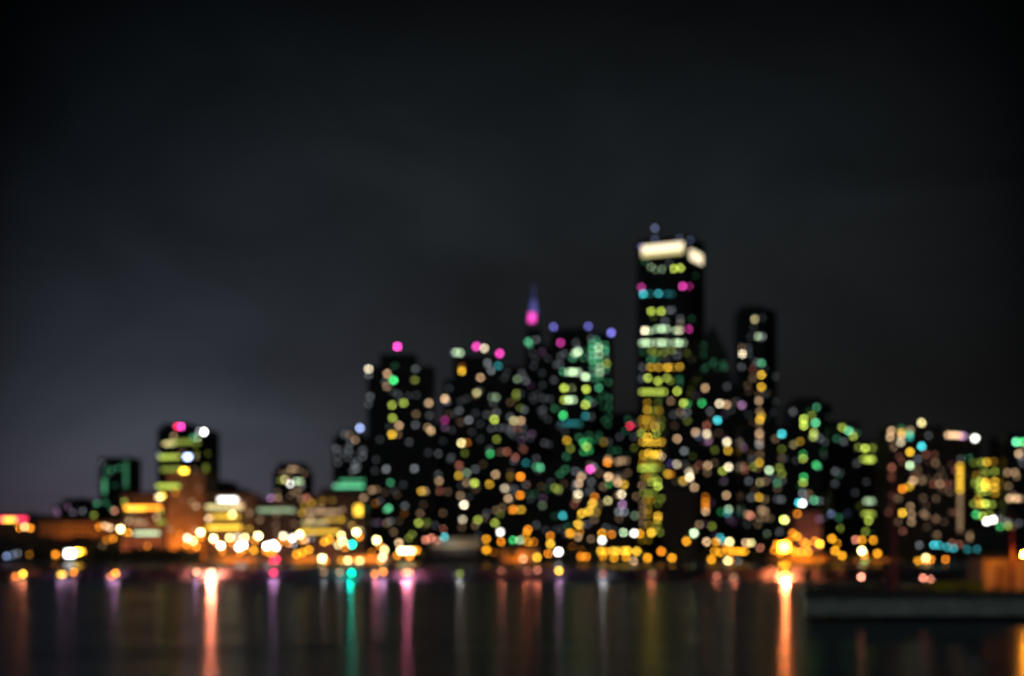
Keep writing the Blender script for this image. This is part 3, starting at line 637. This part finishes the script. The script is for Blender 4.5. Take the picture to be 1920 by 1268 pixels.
# the few very bright ones that throw long streaks over the water
def big(x, y, c, rad, w_, h_, D, label):
    P = pt(x, y, D); o = link('floodlight', None, None, Vector((P.x, D, .6))); tag(o, label, 'floodlight', 'bright floodlights on the shore')
    bm = bmesh.new(); box(bm, -w_ / 2 - .15, w_ / 2 + .15, -.2, .3, -h_ / 2 - .15, h_ / 2 + .15); link('housing', mesh_of('housing', bm, metal_m), o, (0, 0, P.z - .6))
    bm = bmesh.new(); v = [bm.verts.new(p) for p in ((-w_ / 2, -.21, -h_ / 2), (w_ / 2, -.21, -h_ / 2), (w_ / 2, -.21, h_ / 2), (-w_ / 2, -.21, h_ / 2))]
    bm.faces.new(v); link('lens', mesh_of('lens', bm, glow(c, rad, True)), o, (0, 0, P.z - .6))
    bm = bmesh.new(); tube(bm, (0, .3, 0), (0, .3, max(P.z - .6 - h_ / 2, .2)), .2, .15, 8); link('pole', mesh_of('pole', bm, metal_m), o)
big(1470, 1026, 'a', 110, 4.6, 4.4, 951.5, 'brightest orange white floodlight, below the slender tower')
big(131, 1038, 'W', 14, 5.5, 3.6, 951.5, 'wide square white floodlight under the orange lit hall')
big(142, 1035, 'y', 30, 6, 2.0, 952.5, 'yellow floodlight tucked behind the square white floodlight')
big(345, 883, 'y', 12, 4.5, 2, 1000, 'tall yellow floodlight in front of the yellow floored tower')
big(352, 857, 'b', 14, 3.6, 2, 1000, 'pale blue white lit sign in front of the yellow floored tower')
big(1828, 822, 'W', 9, 2.6, 2.6, 1036, 'large white floodlight on the roof edge of the brown windowed hotel')
big(1830, 1050, 'Y', 90, 2.0, 1.6, 951.5, 'pale yellow floodlight left of the shed on the pier')

def bw_lamp(x, y, c, B_, label, w_=1, st=(1, 'r')):
    D = 290; P = pt(x, y, D); P.y = 287.2 if y > 1068 else 292; r = .5 if st[0] > 20 else .26
    o = link('breakwater_lamp', None, None, Vector((P.x, P.y, 1.0 if P.y < 290 else 2.45))); tag(o, label, 'lamp', 'lamps on the breakwater')
    zb = o.location.z; H = P.z - zb
    bm = bmesh.new(); tube(bm, (0, 0, -.6), (0, 0, max(H - r, -.4)), .08, .06, 8); link('pole', mesh_of('pole', bm, metal_m), o)
    bm = bmesh.new(); bmesh.ops.create_icosphere(bm, subdivisions=2, radius=r)
    if w_ > 1: bmesh.ops.scale(bm, vec=(w_, 1, 1), verts=bm.verts[:])
    link('lamp_globe', mesh_of('lamp_globe', bm, glow(c, B_ * DISC / (math.pi * (r * F / 288) ** 2 * w_), True)), o, (0, 0, H))
    bm = bmesh.new(); tube(bm, (0, 0, r * .9), (0, 0, r * 1.2), r * .8 * w_, r * .3, 8); link('lamp_hood', mesh_of('lamp_hood', bm, metal_m), o, (0, 0, H))
    for k in range(int(w_ + .5)):  # added point lights that tint and strengthen the water streaks
        l = bpy.data.lights.new('added_streak_light', 'POINT'); l.shadow_soft_size = r * 1.05; l.energy = st[0] * (1500 if st[0] > 20 else 950); l.color = STREAK[st[1]]
        lo = bpy.data.objects.new('added_streak_light', l); C.objects.link(lo); lo.parent = o; lo.location = ((k - (int(w_ + .5) - 1) / 2) * r * 1.6, -r * .4, H)
STREAK = {'r': (1, .24, .14), 'o': (1, .26, .10), 'p': (.55, .28, .62), 'P': (1, .25, .42), 'e': (0, .62, .45), 'n': (.5, .52, .56), 'a': (1, .22, .07)}
for a in ((38, 1081, 'o', .8, 'dull orange breakwater lamp, leftmost of all', 1, (.7,'r')), (52, 1076, 'y', 2.2, 'amber breakwater lamp touching the leftmost dull one', 1, (2.2,'r')),
          (124, 1077, 'y', 2.0, 'wide amber breakwater lamp below the square white floodlight', 2.6, (.35,'p')), (146, 1073, 'o', 1.2, 'orange breakwater lamp beside the wide amber one', 1, (.6,'p')),
          (214, 1081, 'o', .7, 'small orange breakwater lamp left of a brighter amber one below the narrow green edged tower', 1, (.5,'p')), (224, 1075, 'o', 2.4, 'bright orange breakwater lamp below the narrow green edged tower', 1, (1.6,'p')),
          (374, 1072, 't', .8, 'dim peach breakwater lamp below the yellow floored tower', 1, (1.2,'p')), (402, 1074, 't', 3.0, 'brilliant peach breakwater lamp with the long pink streak at left', 1, (55,'r')),
          (517, 1074, 'R', 1.7, 'wide crimson breakwater lamp left of centre', 1.6, (.9,'p')), (611, 1073, 't', .25, 'faint peach breakwater lamp left of the emerald one', 1, (.4,'n')), (640, 1073, 't', .4, 'dim peach breakwater lamp touching the emerald one', 1, (.4,'n')),
          (662, 1074, 'E', 2.6, 'emerald breakwater lamp with a green streak below it', 1, (7,'e')), (705, 1076, 'o', 1.3, 'orange breakwater lamp right of the emerald one', 1, (2,'P')), (721, 1072, 'o', 1.6, 'orange breakwater lamp left of the wide orange one', 1, (1.6,'p')),
          (766, 1074, 'o', 2.6, 'wide orange breakwater lamp under the pink beacon tower', 3.4, (7,'P')), (863, 1076, 'g', .3, 'faint olive breakwater lamp below the pale roofed pavilion', 1, (1.2,'n')),
          (940, 1070, 'r', .22, 'faint salmon breakwater lamp under the stepped shoulder tower'), (988, 1070, 'r', .2, 'faint salmon breakwater lamp left of the dull salmon one'), (1007, 1069, 'r', .5, 'dull salmon breakwater lamp left of the bright amber one'),
          (1047, 1070, 'y', 1.9, 'bright amber breakwater lamp below the green lit tower', 1, (1.6,'p')), (1129, 1076, 'r', .3, 'dull salmon breakwater lamp below the peach windowed block', 1, (1.4,'n')), (1220, 1075, 't', .15, 'faint peach breakwater lamp below the tallest tower'),
          (1340, 1080, 'r', .42, 'salmon breakwater lamp below the pointed tower'), (1371, 1082, 't', .2, 'faint peach breakwater lamp below the slender tower'),
          (1467, 1080, 'y', 7.0, 'brilliant orange white breakwater lamp with the long orange streak', 1, (95,'a'))): bw_lamp(*a)

# ------------------------------------------------------------------ added wash lights standing in for street lamp light on the facades
def wash(x0, x1, y0, D, c, P, label, dist=9, sz=6, zl=1.5):
    xc = wx((x0 + x1) / 2, D); z = wz(y0, D)
    o = link('added_wash_light', None, None, Vector((xc, D - dist, .6 if zl < 3 else zl))); tag(o, label, 'added_wash_light', 'added wash lights on the facades')
    if zl < 3: zl = .6
    bm = bmesh.new(); box(bm, -sz / 2, sz / 2, -.3, .3, 0, .4); link('housing', mesh_of('housing', bm, metal_m), o)
    l = bpy.data.lights.new('added_wash_lamp', 'AREA'); l.shape = 'RECTANGLE'; l.size = sz; l.size_y = .5; l.energy = P; l.color = COL[c][:3]
    lo = bpy.data.objects.new('added_wash_lamp', l); C.objects.link(lo); lo.parent = o; lo.location = (0, 0, .5)
    d = Vector((xc, D, z)) - Vector((xc, D - dist, zl + .5)); lo.rotation_euler = d.to_track_quat('-Z', 'Y').to_euler()
wash(72, 228, 1000, 1000, 'o', 14000, 'added wash light strip before the orange lit hall', 14, 24)
wash(226, 312, 940, 1015, 'r', 5000, 'added wash light before the orange band block', 12, 14)
wash(313, 384, 960, 1010, 'o', 15000, 'added wash light before the blank orange wall', 12, 10)
wash(388, 472, 975, 1000, 'o', 3500, 'added wash light before the green white sign block', 11, 12)
wash(482, 560, 975, 1020, 'r', 1800, 'added wash light before the pale green window row block', 12, 12)
wash(562, 684, 965, 1012, 'r', 3500, 'added wash light before the wide brown block', 13, 20)
wash(1492, 1540, 985, 1000, 'r', 3200, 'added wash light before the dull pink block', 12, 8)
wash(384, 500, 1050, 962.5, 'o', 5000, 'added wash light before the long orange boat house', 5, 20)
wash(538, 604, 1050, 962.5, 'o', 3500, 'added wash light before the short orange boat house', 5, 12)
wash(628, 735, 1050, 962.5, 'o', 5000, 'added wash light before the boat house beside the emerald lamp', 5, 20)
wash(935, 1010, 1040, 962.5, 'o', 2500, 'added wash light before the dull orange kiosk', 5, 12)
wash(1440, 1572, 1050, 962.5, 'o', 6000, 'added wash light before the long deep orange boat house', 5, 22)
wash(1575, 1690, 1052, 962.5, 'o', 1500, 'added wash light before the low boat house under the lime floored block', 5, 20)

# pavilion with a pale sloping roof
D = 962; P = pt(853, 1054, D); P.z = .6
pv = link('pavilion', None, None, P); tag(pv, 'dark walled shore pavilion with a pale sloping roof between the pink beacon and stepped towers', 'pavilion')
hw = 48 / F * D; zt = wz(1027, D) - .6; zr = wz(1008, D) - .6
bm = bmesh.new(); box(bm, -hw + 1, hw - 1, 0, 14, 0, zt); link('wall', mesh_of('wall', bm, mat('pavilion_wall', (.05, .05, .07), .8)), pv)
bm = bmesh.new()
prism(bm, [(-hw - .5, -1), (hw + .5, -1), (hw + .5, 15), (-hw - .5, 15)], zt + .002, zr, top=[(-hw * .55, 6), (hw * .9, 6), (hw * .9, 8), (-hw * .55, 8)])
link('roof', mesh_of('roof', bm, mat('pavilion_roof', (.6, .5, .42), .8)), pv)
wash(805, 900, 1016, 962, 'w', 1500, 'added light washing the pale roof of the shore pavilion', 9, 16, zl=9)

# ------------------------------------------------------------------ trees on the shore
leaf_m = mat('leaves', (.05, .07, .03), .8, .5, .8); bark_m = mat('bark', (.06, .045, .035), .9, .4, 2)
def tree_meshes(seed):
    r = random.Random(seed); bm = bmesh.new()
    tube(bm, (0, 0, 0), (.1, 0, 3.2), .32, .22, 8)
    tips = []
    for k in range(6):
        a = k * 1.05 + r.uniform(-.3, .3); h = r.uniform(2.2, 3.4); e = Vector((math.cos(a) * r.uniform(1.3, 2.4), math.sin(a) * r.uniform(1.3, 2.4), h + r.uniform(1.5, 3.5)))
        tube(bm, (.08, 0, h - .4), e, .14, .05, 5); tips.append(e)
    tips.append(Vector((0, 0, 7.2)))
    tr = mesh_of('trunk', bm, bark_m); bm = bmesh.new()
    for e in tips:
        cr_ = r.uniform(1.1, 1.8)
        for k in range(190):
            d = Vector((r.gauss(0, 1), r.gauss(0, 1), r.gauss(0, .8))).normalized() * cr_ * r.random() ** .4 + e
            u = Vector((r.gauss(0, 1), r.gauss(0, 1), r.gauss(0, 1))).normalized(); v_ = u.orthogonal().normalized() * .17; u *= .26
            bm.faces.new([bm.verts.new(d + q) for q in (-u, v_, u, -v_)])
    return tr, mesh_of('crown', bm, leaf_m)
TM = [tree_meshes(s) for s in (1, 2, 3)]
TX = [-8, 18, 62, 84, 172, 196, 252, 286, 318, 336, 742, 792, 912, 962, 1056, 1110, 1206, 1272, 1316, 1420, 1446, 1528, 1552, 1598, 1700, 1716, 1790, 1856, 1882]
tsh = {}
for i, x in enumerate(TX):
    sh = [s for x0, s in SHORT if x >= x0 - 10][-1] if x > 0 else 'the red sign'
    tsh.setdefault(sh, []).append(i)
for i, x in enumerate(TX):
    sh = [s for s, l in tsh.items() if i in l][0]; l = tsh[sh]
    lab = f'small dark leafy shore tree below {sh}' if len(l) == 1 else f'small dark leafy shore tree, {ORD[l.index(i)]} of {len(l)} from the left below {sh}'
    o = link('shore_tree', None, None, Vector((wx(x, 961), 961, .6))); tag(o, lab, 'tree', 'trees along the shore')
    s_ = rnd.uniform(.8, 1.25); o.scale = (s_ * 1.15, s_ * 1.15, s_ * (1.25 if x < 340 else .9)); o.rotation_euler.z = rnd.uniform(0, 6)
    a, b = TM[i % 3]; link('trunk', a, o); link('crown', b, o)

# ------------------------------------------------------------------ pier at right
D = 108.4; X0 = wx(1508, D); ZT = wz(1113, D)
pr = link('pier', None, None, Vector((X0, D, 0))); tag(pr, 'flat concrete pier reaching in from the right over the dark water', 'pier')
bm = bmesh.new(); prism(bm, [(0, 0), (60, 0), (60, 22), (5.0, 22)], ZT - .28, ZT); link('deck', mesh_of('deck', bm, mat('pier_deck', (.06, .06, .06), .9, .3, 1.2)), pr)
bm = bmesh.new(); prism(bm, [(.25, .3), (60, .3), (60, 21.6), (5.1, 21.6)], .42, ZT - .283)
for k in range(24): box(bm, .8 + k * 2.5, 1.0 + k * 2.5, .22, .299, .42, ZT - .3)
link('side_wall', mesh_of('side_wall', bm, mat('pier_concrete', (.42, .45, .43), .85, .35, .6, bump=.3, stretch=(1, 1, 4))), pr)
bm = bmesh.new()
for k in range(22): tube(bm, (1 + k * 2.8, .9, -2), (1 + k * 2.8, .9, .45), .25, .25, 8)
box(bm, .1, 60, .1, 1.6, .2, .418)
link('fender', mesh_of('fender', bm, mat('tarred_timber', (.015, .015, .015), .8)), pr)
bm = bmesh.new(); box(bm, -.5, 60, .02, .16, ZT + .002, ZT + .16); link('kerb', mesh_of('kerb', bm, mat('pier_kerb', (.1, .1, .1), .9)), pr)

bm = bmesh.new(); tube(bm, (0, 0, 0), (0, 0, .42), .16, .13, 10); tube(bm, (0, 0, .421), (0, 0, .52), .24, .2, 10); boll = mesh_of('bollard', bm, mat('bollard_iron', (.05, .05, .05), .6))
for k in range(6):
    x_ = 1560 + k * 62
    tag(link('bollard', boll, None, Vector((wx(x_, 108.9), 109.0, ZT))), 'squat iron bollard, ' + ORD[k] + ' from left along the pier edge', 'bollard', 'bollards along the pier')
def crate(x0, x1, D, label):
    xa, xb = wx(x0, D), wx(x1, D); W = xb - xa; h = wz(1092, D) - ZT
    o = link('yellow_skip', None, None, Vector(((xa + xb) / 2, D, ZT))); tag(o, label, 'skip', 'yellow skips on the pier')
    ym = mat('yellow_paint', (.62, .46, .02), .6, .25, 1.5)
    bm = bmesh.new(); prism(bm, [(-W / 2 + .15, 0), (W / 2 - .15, 0), (W / 2 - .15, 1.8), (-W / 2 + .15, 1.8)], .08, h, top=[(-W / 2, -.1), (W / 2, -.1), (W / 2, 1.9), (-W / 2, 1.9)])
    link('body', mesh_of('body', bm, ym), o)
    bm = bmesh.new()
    for k in range(5): xx = -W / 2 + .3 + k * (W - .6) / 4; box(bm, xx - .04, xx + .04, -.17, -.101, .15, h)
    box(bm, -W / 2 - .05, W / 2 + .05, -.2, -.102, h + .002, h + .09); link('rib', mesh_of('rib', bm, ym), o)
crate(1738, 1793, 112, 'left yellow skip standing on the pier')
crate(1797, 1846, 112.6, 'right yellow skip standing on the pier beside the shed')

D = 124; xa, xb = wx(1842, D), wx(1962, D); W = xb - xa; h = wz(1048, D) - ZT
sh = link('shed', None, None, Vector((xa, D, ZT))); tag(sh, 'corrugated shed lit deep orange on the pier at the right edge', 'shed')
bm = bmesh.new(); n_ = int(W / .16)
for k in range(n_):
    x_ = k * W / n_; box(bm, x_, x_ + W / n_ * .55, -.05, 0, 0, h)
box(bm, 0, W, .001, 4, 0, h); link('wall', mesh_of('wall', bm, mat('corrugated_sheet', (.5, .34, .2), .6, .45, .8, stretch=(3, 1, .2))), sh)
bm = bmesh.new(); prism(bm, [(-.25, -.35), (W + .2, -.35), (W + .2, 4.3), (-.25, 4.3)], h + .002, h + .5, top=[(-.1, 1.9), (W, 1.9), (W, 2.1), (-.1, 2.1)])
link('roof', mesh_of('roof', bm, mat('shed_roof', (.08, .08, .08), .7)), sh)
bm = bmesh.new(); box(bm, 1.2, 2.1, -.09, -.051, 0, 2.0); link('door', mesh_of('door', bm, mat('shed_door', (.25, .12, .06), .6)), sh)

red_m = mat('red_mast_paint', (.35, .05, .07), .5)
for x, D, yt, lab in ((1676, 116, 885, 'thin dark red mast on the pier in front of the brown windowed hotel'), (1897, 119, 960, 'thin dark red mast on the pier beside the orange lit shed')):
    o = link('mast', None, None, Vector((wx(x, D), D, ZT))); tag(o, lab, 'mast', 'masts on the pier')
    hh = wz(yt, D) - ZT
    bm = bmesh.new(); tube(bm, (0, 0, 0), (0, 0, hh), .2, .1, 8); link('pole', mesh_of('pole', bm, red_m), o)
    bm = bmesh.new(); box(bm, -.35, .35, -.35, .35, 0, .06); link('base_plate', mesh_of('base_plate', bm, metal_m), o)

def pier_lamp(x, y, D, c, rad, r, W, label):
    P = pt(x, y, D); o = link('pier_lamp', None, None, Vector((P.x, D, ZT))); tag(o, label, 'lamp', 'lamps on the pier')
    H = P.z - ZT
    bm = bmesh.new(); tube(bm, (0, 0, 0), (0, 0, max(H - r, .1)), .07, .05, 8); link('pole', mesh_of('pole', bm, metal_m), o)
    bm = bmesh.new(); bmesh.ops.create_icosphere(bm, subdivisions=2, radius=r)
    link('lamp_globe', mesh_of('lamp_globe', bm, glow(c, rad, True)), o, (0, 0, H))
    bm = bmesh.new(); tube(bm, (0, 0, r * .8), (0, 0, r * 1.15), r * .8, r * .3, 8); link('lamp_hood', mesh_of('lamp_hood', bm, metal_m), o, (0, 0, H))
pier_lamp(1921, 1040, 119, 'o', 1100, .13, 0, 'bright yellow lamp on a post before the orange lit shed')
pier_lamp(1615, 1082, 113, 'r', 26, .1, 0, 'small salmon lamp low on the left part of the pier')
pier_lamp(1731, 1084, 113, 'r', 14, .1, 0, 'dull salmon lamp on the pier just left of the yellow skips')
pier_lamp(1745, 1086, 113, 'r', 12, .08, 0, 'smaller dull salmon lamp touching the left yellow skip')
